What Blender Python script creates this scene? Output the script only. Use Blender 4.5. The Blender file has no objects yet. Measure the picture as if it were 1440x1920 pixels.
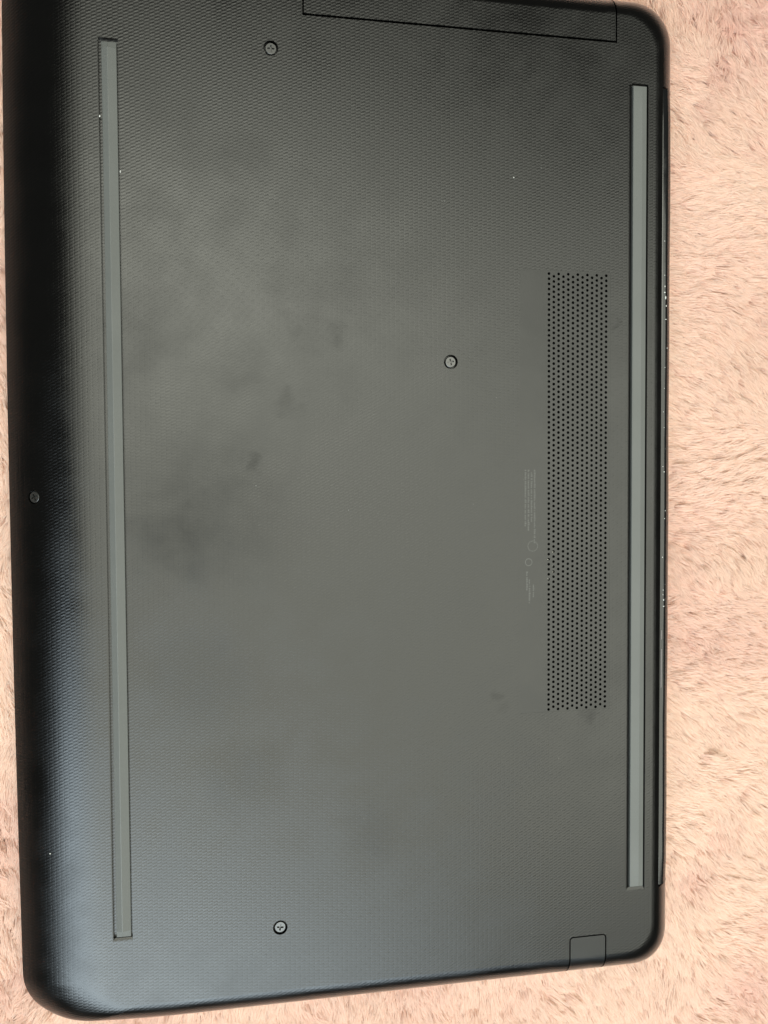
import bpy, bmesh, math, random
import numpy as np
from mathutils import Matrix, Vector

# ------------------------------------------------------------------ camera
S = 0.001                                   # everything is modelled in millimetres, linked in metres
C = bpy.context.scene.collection
scn = bpy.context.scene
rx, ry, rz = -0.03691729, -0.187229905, -0.00596909
CAM_ROT = Matrix.Rotation(rz, 3, 'Z') @ Matrix.Rotation(ry, 3, 'Y') @ Matrix.Rotation(rx, 3, 'X')
cam_data = bpy.data.cameras.new('camera')
cam = bpy.data.objects.new('camera', cam_data)
C.objects.link(cam)
cam.matrix_world = Matrix.Translation(Vector((68.77, 194.44, 345.9)) * S) @ CAM_ROT.to_4x4()
cam_data.sensor_width = 36.0
cam_data.lens = 1700 / 1920 * 36
cam_data.clip_start = 0.01
cam_data.clip_end = 50
scn.camera = cam

# ------------------------------------------------------------------ light
world = bpy.data.worlds.new('World')
scn.world = world
world.use_nodes = True
bg = world.node_tree.nodes['Background']
bg.inputs['Color'].default_value = (1.0, 0.93, 0.84, 1)
bg.inputs['Strength'].default_value = 0.06


def area(name, loc, target, sx, sy, power, color):
    l = bpy.data.lights.new(name, 'AREA')
    l.shape = 'RECTANGLE'
    l.size, l.size_y = sx, sy
    l.energy = power
    l.color = color
    o = bpy.data.objects.new(name, l)
    C.objects.link(o)
    o.location = loc
    o.rotation_euler = (Vector(target) - Vector(loc)).to_track_quat('-Z', 'Y').to_euler()
    return o


area('ceiling_light', (0.56, -0.07, 1.9), (0.56, -0.07, 0), 2.3, 1.95, 54, (0.985, 1.0, 0.86))
area('window_light', (-0.60, -1.38, 1.98), (0.1, 0.15, 0), 2.75, 1.1, 100, (0.78, 0.92, 1.0))
area('ceiling_lamp', (0.0, 0.78, 1.85), (0.0, 0.78, 0), 0.95, 0.6, 7, (0.985, 1.0, 0.86))

scn.view_settings.view_transform = 'Standard'
scn.view_settings.look = 'None'
scn.view_settings.exposure = -0.05
scn.view_settings.gamma = 1.0

# ------------------------------------------------------------------ materials


def new_mat(name):
    m = bpy.data.materials.new(name)
    m.use_nodes = True
    nt = m.node_tree
    return m, nt, nt.nodes['Principled BSDF']


def nd(nt, typ, **kw):
    n = nt.nodes.new(typ)
    for k, v in kw.items():
        setattr(n, k, v)
    return n


def mth(nt, op, a, b=None, c=None):
    n = nt.nodes.new('ShaderNodeMath')
    n.operation = op
    for i, v in enumerate((a, b, c)):
        if v is None:
            continue
        if isinstance(v, (int, float)):
            n.inputs[i].default_value = v
        else:
            nt.links.new(v, n.inputs[i])
    return n.outputs[0]


def coords_mm(nt):
    tc = nd(nt, 'ShaderNodeTexCoord')
    mp = nd(nt, 'ShaderNodeMapping')
    mp.inputs['Scale'].default_value = (1000, 1000, 1000)
    nt.links.new(tc.outputs['Object'], mp.inputs['Vector'])
    return mp.outputs['Vector']


def noise(nt, vec, scale, detail=3.0, rough=0.5):
    n = nd(nt, 'ShaderNodeTexNoise')
    n.inputs['Scale'].default_value = scale
    n.inputs['Detail'].default_value = detail
    n.inputs['Roughness'].default_value = rough
    nt.links.new(vec, n.inputs['Vector'])
    return n.outputs['Fac']


def maprange(nt, v, a, b, c, d):
    n = nd(nt, 'ShaderNodeMapRange')
    n.inputs[1].default_value, n.inputs[2].default_value = a, b
    n.inputs[3].default_value, n.inputs[4].default_value = c, d
    nt.links.new(v, n.inputs[0])
    return n.outputs[0]


def bump(nt, bsdf, height, dist_mm, strength=1.0):
    b = nd(nt, 'ShaderNodeBump')
    b.inputs['Strength'].default_value = strength
    b.inputs['Distance'].default_value = dist_mm * S
    nt.links.new(height, b.inputs['Height'])
    nt.links.new(b.outputs['Normal'], bsdf.inputs['Normal'])


ZTOP = 24.0
WEAVE = 0.025
SMUDGES = [(69.0, 182.8, 30, 0.42), (54.4, 175.5, 16, 0.35), (84.0, 199.5, 3.2, 0.5), (95.4, 222.0, 4.5, 0.45), (112.7, 245.8, 5, 0.3), (95.7, 248.1, 5, 0.25), (64.6, 124.8, 20, 0.22), (79.0, 87.8, 14, 0.2), (172.2, 114.3, 2.6, 0.4), (218.5, 252.6, 2.2, 0.4), (207.8, 102.7, 3.5, 0.35), (77.0, 232.9, 12, 0.25), (42.9, 241.4, 14, 0.25), (173.9, 107.6, 3, 0.25), (125.0, 65.0, 12, 0.18)]


def plastic(name, woven=True, base=(0.002, 0.002, 0.0019), rough=0.335):
    m, nt, p = new_mat(name)
    v = coords_mm(nt)
    # grease smears: handled plastic, shinier or duller in patches
    sm = noise(nt, v, 0.022, 4.0, 0.6)
    sm2 = noise(nt, v, 0.09, 3.0, 0.55)
    r = mth(nt, 'ADD', maprange(nt, sm, 0.35, 0.68, rough - 0.02, rough + 0.035), maprange(nt, sm2, 0.3, 0.7, -0.02, 0.03))
    # greasy thumb marks of their own shape: matter, less shiny film
    wob = nd(nt, 'ShaderNodeTexNoise')
    wob.inputs['Scale'].default_value = 0.11
    nt.links.new(v, wob.inputs['Vector'])
    off = nd(nt, 'ShaderNodeVectorMath', operation='MULTIPLY_ADD')
    nt.links.new(wob.outputs['Color'], off.inputs[0])
    off.inputs[1].default_value = (16, 16, 0)
    nt.links.new(v, off.inputs[2])
    total = None
    for sx, sy, sr, sk in SMUDGES:
        dn = nd(nt, 'ShaderNodeVectorMath', operation='DISTANCE')
        nt.links.new(off.outputs[0], dn.inputs[0])
        dn.inputs[1].default_value = (sx + 8, sy + 8, ZTOP)
        g = nd(nt, 'ShaderNodeMapRange', interpolation_type='SMOOTHERSTEP')
        g.inputs[1].default_value, g.inputs[2].default_value = 0, sr * 1.5
        g.inputs[3].default_value, g.inputs[4].default_value = sk, 0
        nt.links.new(dn.outputs['Value'], g.inputs[0])
        total = g.outputs[0] if total is None else mth(nt, 'ADD', total, g.outputs[0])
    film = mth(nt, 'MULTIPLY', total, maprange(nt, sm2, .3, .7, .6, 1.3))
    nt.links.new(mth(nt, 'MAXIMUM', mth(nt, 'SUBTRACT', 0.5, mth(nt, 'MULTIPLY', film, 0.15)), 0.2), p.inputs['Specular IOR Level'])
    r = mth(nt, 'ADD', r, mth(nt, 'MULTIPLY', film, 0.03))
    nt.links.new(r, p.inputs['Roughness'])
    mixc = nd(nt, 'ShaderNodeMix', data_type='RGBA')
    mixc.inputs['A'].default_value = (base[0] * 0.85, base[1] * 0.85, base[2] * 0.85, 1)
    mixc.inputs['B'].default_value = (base[0] * 1.2, base[1] * 1.2, base[2] * 1.2, 1)
    nt.links.new(sm2, mixc.inputs['Factor'])
    nt.links.new(mixc.outputs['Result'], p.inputs['Base Color'])
    p.inputs['IOR'].default_value = 1.5
    grain = noise(nt, v, 2.6, 2.0, 0.6)
    if woven:
        sep = nd(nt, 'ShaderNodeSeparateXYZ')
        nt.links.new(v, sep.inputs[0])
        x, y = sep.outputs[0], sep.outputs[1]
        cx = mth(nt, 'DIVIDE', x, 1.72)
        col = mth(nt, 'FLOOR', cx)
        u = mth(nt, 'SUBTRACT', mth(nt, 'FRACT', cx), 0.5)
        s = mth(nt, 'ADD', mth(nt, 'MULTIPLY_ADD', col, 1.31, y), mth(nt, 'MULTIPLY', u, -0.62))
        ph = mth(nt, 'MULTIPLY', s, 2 * math.pi / 3.36)
        dash = mth(nt, 'MULTIPLY_ADD', mth(nt, 'COSINE', mth(nt, 'MULTIPLY', ph, 3.0)), 0.5, 0.5)
        tall = mth(nt, 'MULTIPLY_ADD', mth(nt, 'COSINE', ph), 0.22, 0.78)
        win = mth(nt, 'SUBTRACT', 1.0, mth(nt, 'POWER', mth(nt, 'MULTIPLY', mth(nt, 'ABSOLUTE', u), 2.0), 5.0))
        h = mth(nt, 'MULTIPLY', mth(nt, 'MULTIPLY', dash, tall), win)
        h = mth(nt, 'ADD', h, mth(nt, 'MULTIPLY', grain, 0.25))
        bump(nt, p, h, WEAVE)
    else:
        bump(nt, p, grain, 0.012)
    # moulded plastic: a thin diffuse body under a short-tailed satin reflection
    nrm = p.inputs['Normal'].links[0].from_socket
    df = nd(nt, 'ShaderNodeBsdfDiffuse')
    nt.links.new(mixc.outputs['Result'], df.inputs['Color'])
    nt.links.new(nrm, df.inputs['Normal'])
    gl = nd(nt, 'ShaderNodeBsdfGlossy', distribution='BECKMANN')
    gl.inputs['Color'].default_value = (1, 1, 1, 1)
    nt.links.new(r, gl.inputs['Roughness'])
    nt.links.new(nrm, gl.inputs['Normal'])
    fr = nd(nt, 'ShaderNodeFresnel')
    fr.inputs['IOR'].default_value = 1.5
    nt.links.new(nrm, fr.inputs['Normal'])
    ms = nd(nt, 'ShaderNodeMixShader')
    nt.links.new(mth(nt, 'MULTIPLY', fr.outputs[0], mth(nt, 'SUBTRACT', 1.0, mth(nt, 'MULTIPLY', film, 0.42))), ms.inputs[0])
    nt.links.new(df.outputs[0], ms.inputs[1])
    nt.links.new(gl.outputs[0], ms.inputs[2])
    nt.links.new(ms.outputs[0], nt.nodes['Material Output'].inputs['Surface'])
    nt.nodes.remove(p)
    return m


M_SHELL = plastic('woven_black_plastic', True)
M_SMOOTH = plastic('smooth_black_plastic', False, (0.003, 0.003, 0.0028), 0.365)
M_LID = plastic('lid_plastic', False, (0.018, 0.018, 0.018), 0.35)


def rubber():
    m, nt, p = new_mat('grey_rubber')
    v = coords_mm(nt)
    n1 = noise(nt, v, 0.05, 4, 0.6)
    mixc = nd(nt, 'ShaderNodeMix', data_type='RGBA')
    mixc.inputs['A'].default_value = (0.082, 0.083, 0.076, 1)
    mixc.inputs['B'].default_value = (0.105, 0.106, 0.098, 1)
    nt.links.new(n1, mixc.inputs['Factor'])
    nt.links.new(mixc.outputs['Result'], p.inputs['Base Color'])
    p.inputs['Roughness'].default_value = 0.55
    bump(nt, p, noise(nt, v, 3.0, 3, 0.6), 0.02)
    return m


M_RUBBER = rubber()


def glossy():
    m, nt, p = new_mat('gloss_black_plastic')
    v = coords_mm(nt)
    p.inputs['Base Color'].default_value = (0.006, 0.006, 0.006, 1)
    r = maprange(nt, noise(nt, v, 0.12, 4, 0.6), 0.4, 0.7, 0.10, 0.2)
    nt.links.new(r, p.inputs['Roughness'])
    mp = nd(nt, 'ShaderNodeMapping')
    mp.inputs['Scale'].default_value = (0.1, 0.035, 0.1)
    nt.links.new(v, mp.inputs['Vector'])
    bump(nt, p, noise(nt, mp.outputs[0], 1.0, 2, 0.5), 0.22)
    return m


M_GLOSS = glossy()


def simple(name, col, rough=0.5, metal=0.0):
    m, nt, p = new_mat(name)
    v = coords_mm(nt)
    n1 = noise(nt, v, 1.1, 3, 0.6)
    mixc = nd(nt, 'ShaderNodeMix', data_type='RGBA')
    mixc.inputs['A'].default_value = (col[0] * 0.8, col[1] * 0.8, col[2] * 0.8, 1)
    mixc.inputs['B'].default_value = (col[0] * 1.2, col[1] * 1.2, col[2] * 1.2, 1)
    nt.links.new(n1, mixc.inputs['Factor'])
    nt.links.new(mixc.outputs['Result'], p.inputs['Base Color'])
    p.inputs['Roughness'].default_value = rough
    p.inputs['Metallic'].default_value = metal
    return m


M_SCREW = simple('blackened_steel', (0.014, 0.0135, 0.012), 0.33)
M_SCREW.node_tree.nodes['Principled BSDF'].inputs['Specular IOR Level'].default_value = 1.0
M_DARK = simple('dark_interior', (0.006, 0.006, 0.006), 0.8)
M_PRINT = simple('faint_grey_print', (0.066, 0.064, 0.058), 0.5)
M_DUST = simple('pale_dust', (0.55, 0.54, 0.50), 0.9)
M_REFLECTION = simple('pale_reflection_paint', (0.17, 0.155, 0.15), 0.45)  # pale colour standing in for reflected window light


def fur_mat():
    m, nt, p = new_mat('pink_plush_pile')
    at = nd(nt, 'ShaderNodeAttribute', attribute_name='pile')
    sep = nd(nt, 'ShaderNodeSeparateColor')
    nt.links.new(at.outputs['Color'], sep.inputs[0])
    # R: root to tip, G: how pink the patch is, B: per-strand variation
    tip = nd(nt, 'ShaderNodeMix', data_type='RGBA')
    tip.inputs['A'].default_value = (0.93, 0.76, 0.645, 1)
    tip.inputs['B'].default_value = (0.85, 0.62, 0.53, 1)
    nt.links.new(sep.outputs[1], tip.inputs['Factor'])
    mix = nd(nt, 'ShaderNodeMix', data_type='RGBA')
    mix.inputs['A'].default_value = (0.88, 0.645, 0.55, 1)
    nt.links.new(tip.outputs['Result'], mix.inputs['B'])
    nt.links.new(sep.outputs[0], mix.inputs['Factor'])
    hsv = nd(nt, 'ShaderNodeHueSaturation')
    nt.links.new(mix.outputs['Result'], hsv.inputs['Color'])
    nt.links.new(maprange(nt, sep.outputs[2], 0, 1, 0.96, 1.03), hsv.inputs['Value'])
    nt.links.new(hsv.outputs['Color'], p.inputs['Base Color'])
    p.inputs['Roughness'].default_value = 0.6
    p.inputs['Specular IOR Level'].default_value = 0.25
    tr = nd(nt, 'ShaderNodeBsdfTranslucent')
    nt.links.new(hsv.outputs['Color'], tr.inputs['Color'])
    ms = nd(nt, 'ShaderNodeMixShader')
    ms.inputs[0].default_value = 0.55
    nt.links.new(p.outputs[0], ms.inputs[1])
    nt.links.new(tr.outputs[0], ms.inputs[2])
    nt.links.new(ms.outputs[0], nt.nodes['Material Output'].inputs['Surface'])
    return m


def backing_mat():
    m, nt, p = new_mat('pink_plush_backing')
    v = coords_mm(nt)
    mixc = nd(nt, 'ShaderNodeMix', data_type='RGBA')
    mixc.inputs['A'].default_value = (0.88, 0.645, 0.55, 1)
    mixc.inputs['B'].default_value = (0.89, 0.66, 0.56, 1)
    nt.links.new(noise(nt, v, 0.06, 5, 0.65), mixc.inputs['Factor'])
    nt.links.new(mixc.outputs['Result'], p.inputs['Base Color'])
    p.inputs['Roughness'].default_value = 0.9
    bump(nt, p, noise(nt, v, 0.35, 5, 0.65), 2.0)
    return m


M_FUR = fur_mat()
M_BACK = backing_mat()

# ------------------------------------------------------------------ mesh helpers (millimetres)


def put(name, me, mat, parent=None, loc=(0, 0, 0), smooth_angle=None):
    me.transform(Matrix.Scale(S, 4))
    me.name = name
    me.materials.clear()
    me.materials.append(mat)
    o = bpy.data.objects.new(name, me)
    C.objects.link(o)
    o.location = Vector(loc) * S
    if parent:
        o.parent = parent
    return o


def mesh_from_bm(bm, name='m'):
    bmesh.ops.recalc_face_normals(bm, faces=bm.faces)
    me = bpy.data.meshes.new(name)
    bm.to_mesh(me)
    bm.free()
    return me


def shade(me, angle=25.0):
    me.polygons.foreach_set('use_smooth', [True] * len(me.polygons))
    me.update()
    bm = bmesh.new()
    bm.from_mesh(me)
    for e in bm.edges:
        e.smooth = len(e.link_faces) == 2 and e.calc_face_angle(0) < math.radians(angle)
    bm.to_mesh(me)
    bm.free()
    return me


def evaluated(me, mods):
    o = bpy.data.objects.new('tmp', me)
    C.objects.link(o)
    for typ, kw in mods:
        md = o.modifiers.new(typ, typ)
        for k, v in kw.items():
            setattr(md, k, v)
    dg = bpy.context.evaluated_depsgraph_get()
    dg.update()
    out = bpy.data.meshes.new_from_object(o.evaluated_get(dg), preserve_all_data_layers=True, depsgraph=dg)
    bpy.data.objects.remove(o)
    return out


def boolean(me, cutter_me, op):
    c = bpy.data.objects.new('tmpc', cutter_me)
    C.objects.link(c)
    out = evaluated(me, [('BOOLEAN', dict(object=c, operation=op, solver='EXACT'))])
    bpy.data.objects.remove(c)
    return out


def finish(me, angle=25.0):
    shade(me, angle)
    return evaluated(me, [('WEIGHTED_NORMAL', dict(keep_sharp=True, weight=100, mode='FACE_AREA'))])


def bm_prism(bm, pts, z0, z1, pts1=None):
    a = [bm.verts.new((x, y, z0)) for x, y in pts]
    b = [bm.verts.new((x, y, z1)) for x, y in (pts1 or pts)]
    n = len(a)
    bm.faces.new(a[::-1])
    bm.faces.new(b)
    for i in range(n):
        bm.faces.new((a[i], a[(i + 1) % n], b[(i + 1) % n], b[i]))


def rect(x0, x1, y0, y1):
    return [(x0, y0), (x1, y0), (x1, y1), (x0, y1)]


def rrect(x0, x1, y0, y1, r, n=5):
    pts = []
    for cx, cy, a0 in ((x1 - r, y1 - r, 0), (x0 + r, y1 - r, 90), (x0 + r, y0 + r, 180), (x1 - r, y0 + r, 270)):
        for k in range(n + 1):
            a = math.radians(a0 + 90 * k / n)
            pts.append((cx + r * math.cos(a), cy + r * math.sin(a)))
    return pts


def circ(cx, cy, r, n=24):
    return [(cx + r * math.cos(2 * math.pi * k / n), cy + r * math.sin(2 * math.pi * k / n)) for k in range(n)]


# ------------------------------------------------------------------ the laptop base shell
W, L, ZT = 246.0, 376.0, 24.0


def front_z(x):                               # height of the sloping front flank
    t = min(max(x / 32.0, 0), 1)
    return ZT - 12.5 * (1 - t) ** 2.3


def ring(a, b, c, z, grow=0.0):
    """closed outline: inset a at the front (left), b at the rear, c at the two short sides"""
    x0, x1, y0, y1 = a, W - b, c, L - c
    pts = []
    k = 0.35
    radii = (18 - k * b, 16 - k * a * .5, 16 - k * a * .5, 15.5 - k * b)   # rear-top, front-top, front-bottom, rear-bottom
    cs = ((x1, y1, 0), (x0, y1, 90), (x0, y0, 180), (x1, y0, 270))
    raw = []
    for (px, py, a0), r in zip(cs, radii):
        r = max(r, 6)
        cx = px - r if px == x1 else px + r
        cy = py - r if py == y1 else py + r
        q = []
        for i in range(19):
            t = math.radians(a0 + 5 * i)
            co, si = math.cos(t), math.sin(t)
            e = 0.88 if px == x1 else 0.98     # the rear corners are a little squarer than a circle
            q.append((cx + r * math.copysign(abs(co) ** e, co), cy + r * math.copysign(abs(si) ** e, si)))
        raw.append(q)
    for i in range(4):
        q, nx = raw[i], raw[(i + 1) % 4][0]
        pts += q
        n = 24
        for j in range(1, n):
            t = j / n
            pts.append((q[-1][0] * (1 - t) + nx[0] * t, q[-1][1] * (1 - t) + nx[1] * t))
    out = []
    for x, y in pts:                           # the front edge bows out a little
        w = max(0.0, 1 - x / 60.0)
        f = 1 - ((y - 195) / 190.0) ** 2
        out.append((x + w * (0.55 - 1.2 * f), y + 3.6 * w * w * (1 - y / (L / 2)), z))
    return out


def loft(rings, cap=True):
    bm = bmesh.new()
    vs = [[bm.verts.new(p) for p in r] for r in rings]
    n = len(vs[0])
    for r0, r1 in zip(vs, vs[1:]):
        for i in range(n):
            bm.faces.new((r0[i], r0[(i + 1) % n], r1[(i + 1) % n], r1[i]))
    bm.faces.new(vs[0][::-1])
    bm.faces.new(vs[-1])
    return mesh_from_bm(bm)


rings = [ring(1.6, 1.6, 1.6, 8.2), ring(0.7, 0.7, 0.7, 9.2), ring(0.2, 0.25, 0.25, 10.4)]
NR = 22
for i in range(NR + 1):
    t = (math.pi / 2) * i / NR                 # quarter ellipse on three sides
    z = 11.5 + 12.5 * math.sin(t)
    q = 1 - math.cos(t)
    frac = max(ZT - z, 0) / 12.5
    a = 32.0 * (1 - frac ** (1 / 2.3))
    rings.append(ring(a, 11.5 * q ** .88, 10.0 * q, z))
shell = loft(rings)

cut = bmesh.new()
# recesses of the two rubber feet: sloping walls
LF = (34.1, 39.0, 35.0, 341.2)
RF = (225.6, 231.0, 35.5, 340.5)
for (x0, x1, y0, y1), (l, r_, b_, t_) in ((LF, (1.2, .15, 1.3, 0)), (RF, (1.5, .5, 1.3, 0))):
    g = 0.3
    bm_prism(cut, rect(x0 - g, x1 + g, y0 - g, y1 + g), ZT - 0.55, ZT + 0.1,
             rect(x0 - g - l * 1.18, x1 + g + r_ * 1.18, y0 - g - b_ * 1.18, y1 + g + t_ * 1.18))
# air intake opening
VX0, VX1, VY0, VY1 = 181.2, 216.9, 105.6, 270.9
bm_prism(cut, rect(VX0 - .02, VX1 + .02, VY0 - .02, VY1 + .02), ZT - 4.5, ZT + 1)
# optical drive opening and the flap of the network port
BX0, BX1, BY = 102.3, 218.6, 356.5
bm_prism(cut, rect(BX0 - .55, BX1 + .55, BY - .8, L + 5), 5.0, ZT + 1)
FX0, FX1, FY = 201.5, 215.6, 17.5
bm_prism(cut, rrect(FX0 - .5, FX1 + .5, -8, FY + .5, 1.5), 9.0, ZT + 1)
# hinge opening in the rear flank
HY0, HY1, HX = 34.0, 341.6, 238.1
bm_prism(cut, rect(HX, W + 5, HY0, HY1), 4.0, ZT + 1)
screws = [(90.7, 343.5, ZT, 0), (154.8, 236.4, ZT, 0.24), (90.8, 32.8, ZT, -0.1)]
for sx, sy, sz, _ in screws:
    bm_prism(cut, circ(sx, sy, 2.62, 32), ZT - 4.0, ZT + 1)
cut_me = mesh_from_bm(cut)
base_me = boolean(shell.copy(), cut_me, 'DIFFERENCE')
slot = bmesh.new()                             # narrow gap all round each foot
for (x0, x1, y0, y1), (l, r_, b_, t_) in ((LF, (1.0, .5, .5, 1.3)), (RF, (.42, .55, .3, .9))):
    bm_prism(slot, rect(x0 - l, x1 + r_, y0 - b_, y1 + t_), ZT - 1.6, ZT + 0.3)
base_me = boolean(base_me, mesh_from_bm(slot), 'DIFFERENCE')
# the screw hole on the sloping front flank
SX, SY = 8.6, 188.4
SZ = front_z(SX + 0.6)
slope = math.atan((front_z(SX + 2) - front_z(SX)) / 2)
SL_ROT = Matrix.Rotation(-slope, 4, 'Y')
c2 = bmesh.new()
bm_prism(c2, circ(0, 0, 2.3, 28), -1.5, 2.0)
c2m = mesh_from_bm(c2)
c2m.transform(Matrix.Translation((SX, SY, SZ)) @ SL_ROT)
base_me = boolean(base_me, c2m, 'DIFFERENCE')

laptop = bpy.data.objects.new('laptop', None)
C.objects.link(laptop)
laptop['label'] = 'black laptop lying upside down on pink plush, two long grey rubber strips underneath'
laptop['category'] = 'laptop'
laptop.empty_display_size = 0.05

put('base_cover', finish(base_me), M_SHELL, laptop)

# optical drive bezel: the same shell, the piece inside the seam
kb = bmesh.new()
bm_prism(kb, rect(BX0, BX1, BY, L + 5), 8.6, ZT + 1)
put('drive_bezel', finish(boolean(shell.copy(), mesh_from_bm(kb), 'INTERSECT')), M_SHELL, laptop)
kb = bmesh.new()
bm_prism(kb, rrect(FX0, FX1, -8, FY, 1.0), 9.4, ZT + 1)
put('port_flap', finish(boolean(shell.copy(), mesh_from_bm(kb), 'INTERSECT')), M_SMOOTH, laptop)

# lid under the base
lid_rings = [ring(4, 4, 4, 1.0), ring(2.2, 2.2, 2.2, 1.6), ring(1.3, 1.3, 1.3, 3.0), ring(1.2, 1.2, 1.2, 6.6), ring(2.0, 2.0, 2.0, 7.9)]
put('lid', finish(loft(lid_rings)), M_LID, laptop)

# glossy hinge cover filling the rear opening
prof = [(HX + .15, 9.0), (HX + .15, 22.4), (HX + .35, 22.55), (239.0, 22.6), (240.0, 22.6), (240.5, 22.5), (241.0, 22.2), (241.9, 21.5), (242.5, 20.9), (243.1, 19.9), (243.8, 18.0),
        (244.5, 15.2), (244.8, 13.0), (244.8, 11.2), (244.4, 9.0)]
bm = bmesh.new()
NY = 60
rows = []
rng = random.Random(4)
for j in range(NY + 1):
    y = HY0 + .35 + (HY1 - HY0 - .7) * j / NY
    e = min(1.0, min(j, NY - j) / 2.0)
    wob = 0.06 * math.sin(y * .11) + 0.05 * math.sin(y * .043 + 1)
    rows.append([bm.verts.new((x - (x - HX) * 0.04 * (1 - e) + wob * (x - HX) / 5, y, z - (1 - e) * 0.4)) for x, z in prof])
for r0, r1 in zip(rows, rows[1:]):
    for i in range(len(prof)):
        k = (i + 1) % len(prof)
        bm.faces.new((r0[i], r1[i], r1[k], r0[k]))
bm.faces.new(rows[0])
bm.faces.new(rows[-1][::-1])
put('hinge_cover', shade(mesh_from_bm(bm), 35), M_GLOSS, laptop)


# rubber feet: low gabled strips with hipped ends
def foot(x0, x1, y0, y1, ridge, zr, ze):
    bm = bmesh.new()
    xr = x0 + (x1 - x0) * ridge
    hip = 2.2
    NY = 40
    secs = []
    ys = [y0, y0 + .15] + [y0 + hip + (y1 - y0 - 2 * hip) * k / NY for k in range(NY + 1)] + [y1 - .15, y1]
    for k, y in enumerate(ys):
        end = k == 0 or k == len(ys) - 1
        near = k == 1 or k == len(ys) - 2
        zz = ze - .15 if end else ze
        zp = ze - .15 if end else (ze + .02 if near else zr)
        ww = 0.0
        sec = [(x0, y, ZT - 1.57), (x0, y, zz - .12), (x0 + .14, y, zz), (xr - .12, y, zp - .02), (xr + .12, y, zp), (x1 - .14, y, zz), (x1, y, zz - .12), (x1, y, ZT - 1.57)]
        secs.append([bm.verts.new(p) for p in sec])
    n = len(secs[0])
    for r0, r1 in zip(secs, secs[1:]):
        for i in range(n):
            bm.faces.new((r0[i], r0[(i + 1) % n], r1[(i + 1) % n], r1[i]))
    bm.faces.new(secs[0])
    bm.faces.new(secs[-1][::-1])
    return shade(mesh_from_bm(bm), 8)


put('rubber_foot', foot(*LF, 0.42, ZT + 1.25, ZT + 0.25), M_RUBBER, laptop)
put('rubber_foot', foot(*RF, 0.62, ZT + 0.62, ZT + 0.35), M_RUBBER, laptop)

# air intake: a smooth panel with 13 staggered columns of round holes, real holes with walls
NCOL, NROW = 13, 87
HX0, HX1, HYB, HYT = 192.5, 215.15, 106.55, 269.65
# keep the lowest holes inside the panel
VYB = HYB - 0.95
px_, py_ = (HX1 - HX0) / (NCOL - 1), (HYT - HYB) / (NROW - 1)
TH, HR, NH = 1.2, 0.53, 16
pv, pf = [], []
vmap = {}


def V(x, y, z):
    k = (round(x, 4), round(y, 4), round(z, 4))
    if k not in vmap:
        vmap[k] = len(pv)
        pv.append((x, y, z))
    return vmap[k]


zt = ZT - 0.03
for i in range(NCOL):
    x = HX0 + i * px_
    odd = i % 2
    n = NROW - odd
    xa, xb = x - px_ / 2, x + px_ / 2
    if odd:
        for yb in (HYB - py_ / 2, HYT):
            pf.append([V(xa, yb, zt), V(x, yb, zt), V(xb, yb, zt), V(xb, yb + py_ / 2, zt), V(x, yb + py_ / 2, zt), V(xa, yb + py_ / 2, zt)])
    for j in range(n):
        y = HYB + (j + 0.5 * odd) * py_
        ya, yb = y - py_ / 2, y + py_ / 2
        o = [V(xb, y, zt), V(xb, yb, zt), V(x, yb, zt), V(xa, yb, zt), V(xa, y, zt), V(xa, ya, zt), V(x, ya, zt), V(xb, ya, zt)]
        t, w = [], []
        for k in range(NH):
            a = 2 * math.pi * k / NH
            cx, cy = x + HR * math.cos(a), y + HR * math.sin(a)
            t.append(V(cx, cy, zt))
            w.append(V(cx, cy, zt - TH))
        for k in range(8):
            pf.append([o[k], o[(k + 1) % 8], t[(2 * k + 2) % NH], t[2 * k + 1], t[2 * k]])
        for k in range(NH):
            pf.append([t[k], t[(k + 1) % NH], w[(k + 1) % NH], w[k]])
gx0, gx1, gy0, gy1 = HX0 - px_ / 2, HX1 + px_ / 2, HYB - py_ / 2, HYT + py_ / 2
gy0p = min(VY0, gy0 - .1)


def quad(x0, x1, y0, y1, z):
    pf.append([V(x0, y0, z), V(x1, y0, z), V(x1, y1, z), V(x0, y1, z)])


quad(VX0, gx0, VY0, VY1, zt)
quad(gx1, VX1, VY0, VY1, zt)
if gy0 > VY0:
    quad(gx0, gx1, VY0, gy0, zt)
quad(gx0, gx1, gy1, VY1, zt)
for (ax, ay), (bx, by) in (((VX0, VY0), (VX1, VY0)), ((VX1, VY0), (VX1, VY1)), ((VX1, VY1), (VX0, VY1)), ((VX0, VY1), (VX0, VY0))):
    pf.append([V(ax, ay, zt), V(ax, ay, zt - TH), V(bx, by, zt - TH), V(bx, by, zt)])
vm = bpy.data.meshes.new('vent')
vm.from_pydata(pv, [], pf)
vm.update()
vent = put('vent_panel', vm, M_SMOOTH, laptop)
kb = bmesh.new()
bm_prism(kb, rect(VX0 + .1, VX1 - .1, VY0 + .1, VY1 - .1), ZT - 4.45, ZT - 3.4)
put('vent_interior', mesh_from_bm(kb), M_DARK, vent)


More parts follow.
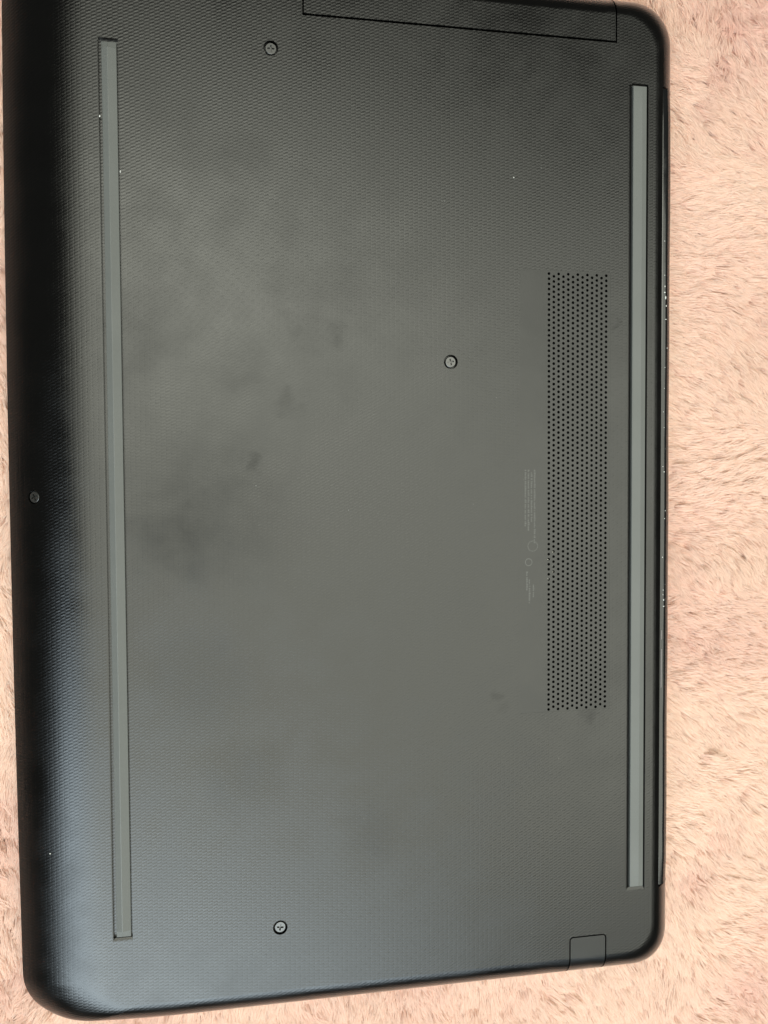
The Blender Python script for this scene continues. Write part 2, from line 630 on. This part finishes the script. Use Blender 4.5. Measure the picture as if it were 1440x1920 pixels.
# screws: domed head with a cross recess
def screw_mesh():
    bm = bmesh.new()
    prof = [(0.0, -1.4), (1.9, -1.4), (1.98, -0.5), (1.88, -0.32), (1.80, -0.28)]
    n = 28
    rs = []
    for r, z in prof[1:]:
        rs.append([bm.verts.new((r * math.cos(2 * math.pi * k / n), r * math.sin(2 * math.pi * k / n), z)) for k in range(n)])
    for r0, r1 in zip(rs, rs[1:]):
        for k in range(n):
            bm.faces.new((r0[k], r0[(k + 1) % n], r1[(k + 1) % n], r1[k]))
    bm.faces.new(rs[0][::-1])
    bm.faces.new(rs[-1])
    me = mesh_from_bm(bm)
    b = bmesh.new()
    w, l = 0.30, 1.25
    cross = [(w, w), (w, l), (-w, l), (-w, w), (-l, w), (-l, -w), (-w, -w), (-w, -l), (w, -l), (w, -w), (l, -w), (l, w)]
    cb = [(x * .9, y * .9) for x, y in cross]
    bm_prism(b, cb, -1.25, 0.3, cross)
    me = boolean(me, mesh_from_bm(b), 'DIFFERENCE')
    return shade(me, 10)


scm = screw_mesh()
s0 = None
for sx, sy, sz, rot in screws:
    if s0 is None:
        s0 = put('screw', scm, M_SCREW, laptop)
        o = s0
    else:
        o = s0.copy()
        C.objects.link(o)
        o.parent = laptop
    o.location = (sx * S, sy * S, sz * S)
    o.rotation_euler = (0, 0, rot)
o = s0.copy()
C.objects.link(o)
o.parent = laptop
o.matrix_world = Matrix.Translation((SX * S, SY * S, SZ * S)) @ SL_ROT @ Matrix.Rotation(0.4, 4, 'Z')

# faint regulatory print beside the intake: too small to read, kept as specks of ink
R = random.Random(11)
bm = bmesh.new()


def ink(x, y, w, h):
    z = ZT - 0.03 + 0.008
    v = [bm.verts.new(p) for p in ((x, y, z), (x + w, y, z), (x + w, y + h, z), (x, y + h, z))]
    bm.faces.new(v)


for x, ya, yb in ((183.0, 176, 197), (184.2, 174, 197), (185.4, 178, 196), (186.6, 170, 197), (183.6, 152, 159), (184.6, 147, 156), (186.2, 149, 154)):
    y = yb
    while y > ya:
        l = R.uniform(.25, .6)
        ink(x, y - l, R.uniform(.45, .75), l)
        y -= l + R.choice((.2, .2, .2, .55))
for cx, cy, r in ((186.2, 168.5, 1.9), (184.6, 162.5, 1.3)):
    for k in range(20):
        a = 2 * math.pi * k / 20
        ink(cx + r * math.cos(a) - .15, cy + r * math.sin(a) - .2, .3, .4)
pr = put('printed_text', mesh_from_bm(bm), M_PRINT, vent)
pr['kind'] = 'stuff'

# dust and lint
bm = bmesh.new()


def speck(x, y, z, r):
    g = bmesh.ops.create_icosphere(bm, subdivisions=1, radius=r)
    a = R.uniform(.6, 1.3)
    for v in g['verts']:
        v.co = Vector((v.co.x * a * R.uniform(.8, 1.2) + x, v.co.y / a * R.uniform(.8, 1.2) + y, v.co.z * .6 + z))


for x, y, r in ((33.2, 316.4, .32), (178.8, 304.0, .24), (39.6, 298.3, .3)):
    speck(x, y, ZT + .1, r)
speck(11.9, 64.7, front_z(11.9) + .05, .28)
for x, y, r in ((241.1, 283.9, .2), (241.2, 264.5, .34), (241.6, 262.5, .42), (241.3, 266.8, .26), (241.9, 259.4, .28), (241.8, 254.3, .26), (242.4, 243.4, .2),
                (241.2, 271, .16), (241.5, 236, .15), (241.3, 228, .14), (241, 219, .16), (241.3, 213, .14), (240.9, 198, .2), (241.4, 196, .24),
                (240.9, 163, .24), (241.3, 150.3, .2), (241.5, 146.5, .3), (241.5, 144.0, .28), (241.2, 148.5, .18), (241.7, 178, .2), (242, 181, .16)):
    speck(x - 1.6, y, 22.6, r)
for i in range(10):
    speck(R.uniform(239, 240.6), R.uniform(140, 310), 22.55, R.uniform(.04, .08))
for i in range(26):                           # stray specks over the underside
    speck(R.uniform(45, 222), R.uniform(20, 350), ZT + .02, R.uniform(.04, .09))
for x, y in ((192.5, 163.2), (194.4, 161), (194.4, 158.5), (192.5, 156.0), (200, 143.8), (209, 166), (194.3, 166)):
    speck(x + R.uniform(-.1, .1), y + R.uniform(-.1, .1), ZT - 1.0, .3)
d = put('dust_specks', mesh_from_bm(bm), M_DUST, laptop)
d['kind'] = 'stuff'
bm = bmesh.new()  # thin pale plates: window reflections painted onto the glossy hinge cover
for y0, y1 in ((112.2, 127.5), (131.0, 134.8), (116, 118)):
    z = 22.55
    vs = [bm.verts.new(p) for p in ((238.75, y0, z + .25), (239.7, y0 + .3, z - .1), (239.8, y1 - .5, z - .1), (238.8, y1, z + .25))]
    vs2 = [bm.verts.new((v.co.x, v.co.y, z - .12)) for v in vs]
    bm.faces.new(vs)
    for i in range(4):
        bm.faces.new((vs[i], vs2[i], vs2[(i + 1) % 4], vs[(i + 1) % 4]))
put('painted_reflection', mesh_from_bm(bm), M_REFLECTION, laptop)['kind'] = 'stuff'

# ------------------------------------------------------------------ the blanket
rs = np.random.default_rng(7)


def vnoise(seed, cell):
    g = np.random.default_rng(seed).random((256, 256))

    def f(x, y):
        u, v = x / cell + 80.3, y / cell + 90.7
        i, j = np.floor(u).astype(int), np.floor(v).astype(int)
        a, b = u - i, v - j
        a, b = a * a * (3 - 2 * a), b * b * (3 - 2 * b)
        i %= 255
        j %= 255
        return (g[i, j] * (1 - a) + g[i + 1, j] * a) * (1 - b) + (g[i, j + 1] * (1 - a) + g[i + 1, j + 1] * a) * b
    return f


nA, nB, nC, nD, nE = vnoise(1, 42), vnoise(2, 17), vnoise(3, 60), vnoise(4, 22), vnoise(5, 8)


def lumps(x, y):
    return 2.6 * (nA(x, y) - .5) + 2.4 * (nB(x, y) - .5) + 1.6 * (nE(x, y) - .5)


# flow of the pile: measured lay of the strands, degrees anticlockwise from +x
FLOW = np.array([(272, 380, -75), (285, 350, -50), (262, 345, -25), (272, 300, -18), (273, 258, -12), (268, 200, -16), (274, 138, -26), (285, 100, -24), (275, 60, -34),
                 (262, 30, -44), (275, 3, -52), (239, -20, -72), (193, -22, -80), (140, -15, -86), (107, -12, -95), (60, -10, -98), (-5, 12, -82), (-5, 100, -85),
                 (-5, 194, -80), (-5, 330, -75), (120, 400, -60), (290, -25, -35), (215, -5, -70), (258, 10, -55)], float)
PINK = np.array([(287, 380, 20, 1.0), (270, 362, 12, .8), (262, 385, 10, .6), (285, -22, 16, .9), (292, 5, 9, .5), (-3, 14, 12, .9), (-2, 2, 9, .6), (262, 30, 8, .6), (272, 45, 9, .4), (262, 345, 8, .5),
                 (120, -14, 9, .45), (286, 330, 8, .5), (254, 195, 8, .35), (264, 208, 5, .6), (291, 260, 7, .5), (270, 285, 6, .4)], float)


def flow(x, y):
    d2 = (x[:, None] - FLOW[:, 0]) ** 2 + (y[:, None] - FLOW[:, 1]) ** 2 + 200
    w = d2 ** -1.6
    a = np.radians(FLOW[:, 2])
    c, s = (w * np.cos(a)).sum(1), (w * np.sin(a)).sum(1)
    return np.arctan2(s, c)


def pinkness(x, y):
    p = 0.75 * np.clip((nC(x, y) - .3) * 1.6, 0, 1) * np.clip(nD(x, y) * 1.4, 0, 1)
    for px, py, r, k in PINK:
        p = np.maximum(p, k * np.exp(-((x - px) ** 2 + (y - py) ** 2) / (2 * r * r * .55)) * (0.6 + 0.7 * nE(x, y)))
    return np.clip(p, 0, 1)


bg_n = 201
gx = np.linspace(-500, 750, bg_n)
gy = np.linspace(-450, 830, bg_n)
X, Y = np.meshgrid(gx, gy, indexing='ij')
under = (X > -8) & (X < W + 8) & (Y > -8) & (Y < L + 8)
Z = np.where(under, -0.8, np.minimum(lumps(X, Y) * 0.8 + 1.9 - 1.7 * pinkness(X.ravel(), Y.ravel()).reshape(X.shape), 3.4))
bv = np.stack([X, Y, Z], -1).reshape(-1, 3)
idx = np.arange(bg_n * bg_n).reshape(bg_n, bg_n)
bf = np.stack([idx[:-1, :-1], idx[1:, :-1], idx[1:, 1:], idx[:-1, 1:]], -1).reshape(-1, 4)
bme = bpy.data.meshes.new('blanket')
bme.from_pydata(bv.tolist(), [], bf.tolist())
bme.polygons.foreach_set('use_smooth', [True] * len(bme.polygons))
blanket = put('plush_blanket', bme, M_BACK)
blanket['label'] = 'pale pink long-pile plush blanket spread under the black laptop'
blanket['category'] = 'blanket'


def strands(box, hole, per_mm2, lock_area, width, length, lift=0.0):
    x0, x1, y0, y1 = box
    st = math.sqrt(lock_area)
    qx, qy = np.meshgrid(np.arange(x0, x1, st), np.arange(y0, y1, st), indexing='ij')
    lx = qx.ravel() + rs.uniform(-.75, .75, qx.size) * st
    ly = qy.ravel() + rs.uniform(-.75, .75, qx.size) * st
    keep = ~((lx > hole[0]) & (lx < hole[1]) & (ly > hole[2]) & (ly < hole[3]))
    lx, ly = lx[keep], ly[keep]
    nl = len(lx)
    per = max(3, int(per_mm2 * lock_area))
    pk = pinkness(lx, ly)
    curl = 0.28 + 1.5 * np.clip(pk - .45, 0, 1)
    ang = flow(lx, ly) + (nD(lx, ly) - .5) * 0.9 + (nB(lx + 300, ly) - .5) * (0.8 + 3.0 * np.clip(pk - .4, 0, 1)) + rs.normal(0, 1, nl) * curl * .55
    ln = length * rs.uniform(.75, 1.25, nl) * (1 - .35 * pk)
    lh = 4.6 + lift + lumps(lx, ly) + rs.normal(0, .55, nl) - 1.5 * pk
    cv = rs.normal(0, 1, nl) * (0.22 + .5 * pk)           # sideways curl of the lock
    k = np.repeat(np.arange(nl), per)
    n = len(k)
    rad = math.sqrt(lock_area) * .85
    ra, rr = rs.uniform(0, 2 * math.pi, n), rad * np.sqrt(rs.random(n))
    bx, by = lx[k] + rr * np.cos(ra), ly[k] + rr * np.sin(ra)
    a = ang[k] + rs.normal(0, .10, n)
    l = ln[k] * rs.uniform(.7, 1.12, n)
    gather = rs.uniform(.4, .75, n)                        # strands of a lock gather towards its tip
    ex = lx[k] + (bx - lx[k]) * (1 - gather) + l * np.cos(a) + rs.normal(0, .15, n)
    ey = ly[k] + (by - ly[k]) * (1 - gather) + l * np.sin(a) + rs.normal(0, .15, n)
    ez = lh[k] + rs.normal(0, .25, n) - rs.exponential(.3, n)
    bz = np.full(n, -.4)
    # bezier with a control point above the root, pushed sideways
    mx = bx + .30 * (ex - bx) - np.sin(a) * cv[k] * 2.2
    my = by + .30 * (ey - by) + np.cos(a) * cv[k] * 2.2
    mz = ez * 1.12 + rs.normal(0, .25, n) + .5
    ts = np.array([0.0, .38, .7, 1.0])
    P = [((1 - t) ** 2 * bx + 2 * t * (1 - t) * mx + t * t * ex, (1 - t) ** 2 * by + 2 * t * (1 - t) * my + t * t * ey,
          (1 - t) ** 2 * bz + 2 * t * (1 - t) * mz + t * t * ez) for t in ts]
    roll = rs.normal(0, .22, n)
    wx, wy, wz = -np.sin(a) * np.cos(roll), np.cos(a) * np.cos(roll), np.sin(roll)
    wd = width * rs.uniform(.7, 1.3, n)
    vs = np.empty((n, 7, 3), np.float32)
    for q, f in enumerate((.9, 1.0, .8)):
        for s_, o_ in ((-.5, 0), (.5, 1)):
            vs[:, 2 * q + o_, 0] = P[q][0] + wx * wd * f * s_
            vs[:, 2 * q + o_, 1] = P[q][1] + wy * wd * f * s_
            vs[:, 2 * q + o_, 2] = P[q][2] + wz * wd * f * s_
    vs[:, 6, 0], vs[:, 6, 1], vs[:, 6, 2] = P[3]
    col = np.empty((n, 7, 4), np.float32)
    for q, t in enumerate((0, 0, .38, .38, .7, .7, 1.0)):
        col[:, q, 0] = min(1.0, t * 1.35)
    col[:, :, 1] = (pk[k] + rs.normal(0, .07, n)).clip(0, 1)[:, None]
    col[:, :, 2] = (0.5 * rs.random(nl)[k] + .5 * rs.random(n))[:, None]
    col[:, :, 3] = 1
    return vs.reshape(-1, 3), col.reshape(-1, 4), n


parts = [strands((-24, 306, -46, 398), (7, 238, 6, 370), 6.4, 7.0, .33, 9.5),
         strands((-150, 430, -170, 530), (-24, 306, -46, 398), .32, 12.0, .6, 11.0),
         strands((-24, 306, -46, 398), (7, 238, 6, 370), 1.6, 3.0, .50, 6.0, -1.0)]     # short underfur
vs = np.concatenate([p[0] for p in parts])
col = np.concatenate([p[1] for p in parts])
n = sum(p[2] for p in parts)
b = (np.arange(n) * 7)[:, None]
loops = (b + np.array([0, 1, 3, 2, 2, 3, 5, 4, 4, 5, 6])).reshape(-1).astype(np.int32)
st = ((np.arange(n) * 11)[:, None] + np.array([0, 4, 8])).reshape(-1).astype(np.int32)
fm = bpy.data.meshes.new('pile')
fm.vertices.add(len(vs))
fm.vertices.foreach_set('co', vs.reshape(-1))
fm.loops.add(len(loops))
fm.loops.foreach_set('vertex_index', loops)
fm.polygons.add(len(st))
fm.polygons.foreach_set('loop_start', st)
fm.polygons.foreach_set('use_smooth', np.ones(len(st), bool))
at = fm.attributes.new('pile', 'FLOAT_COLOR', 'POINT')
at.data.foreach_set('color', col.reshape(-1))
fm.update(calc_edges=True)
pile = put('plush_pile', fm, M_FUR, blanket)
pile['kind'] = 'stuff'
print('strands', n)
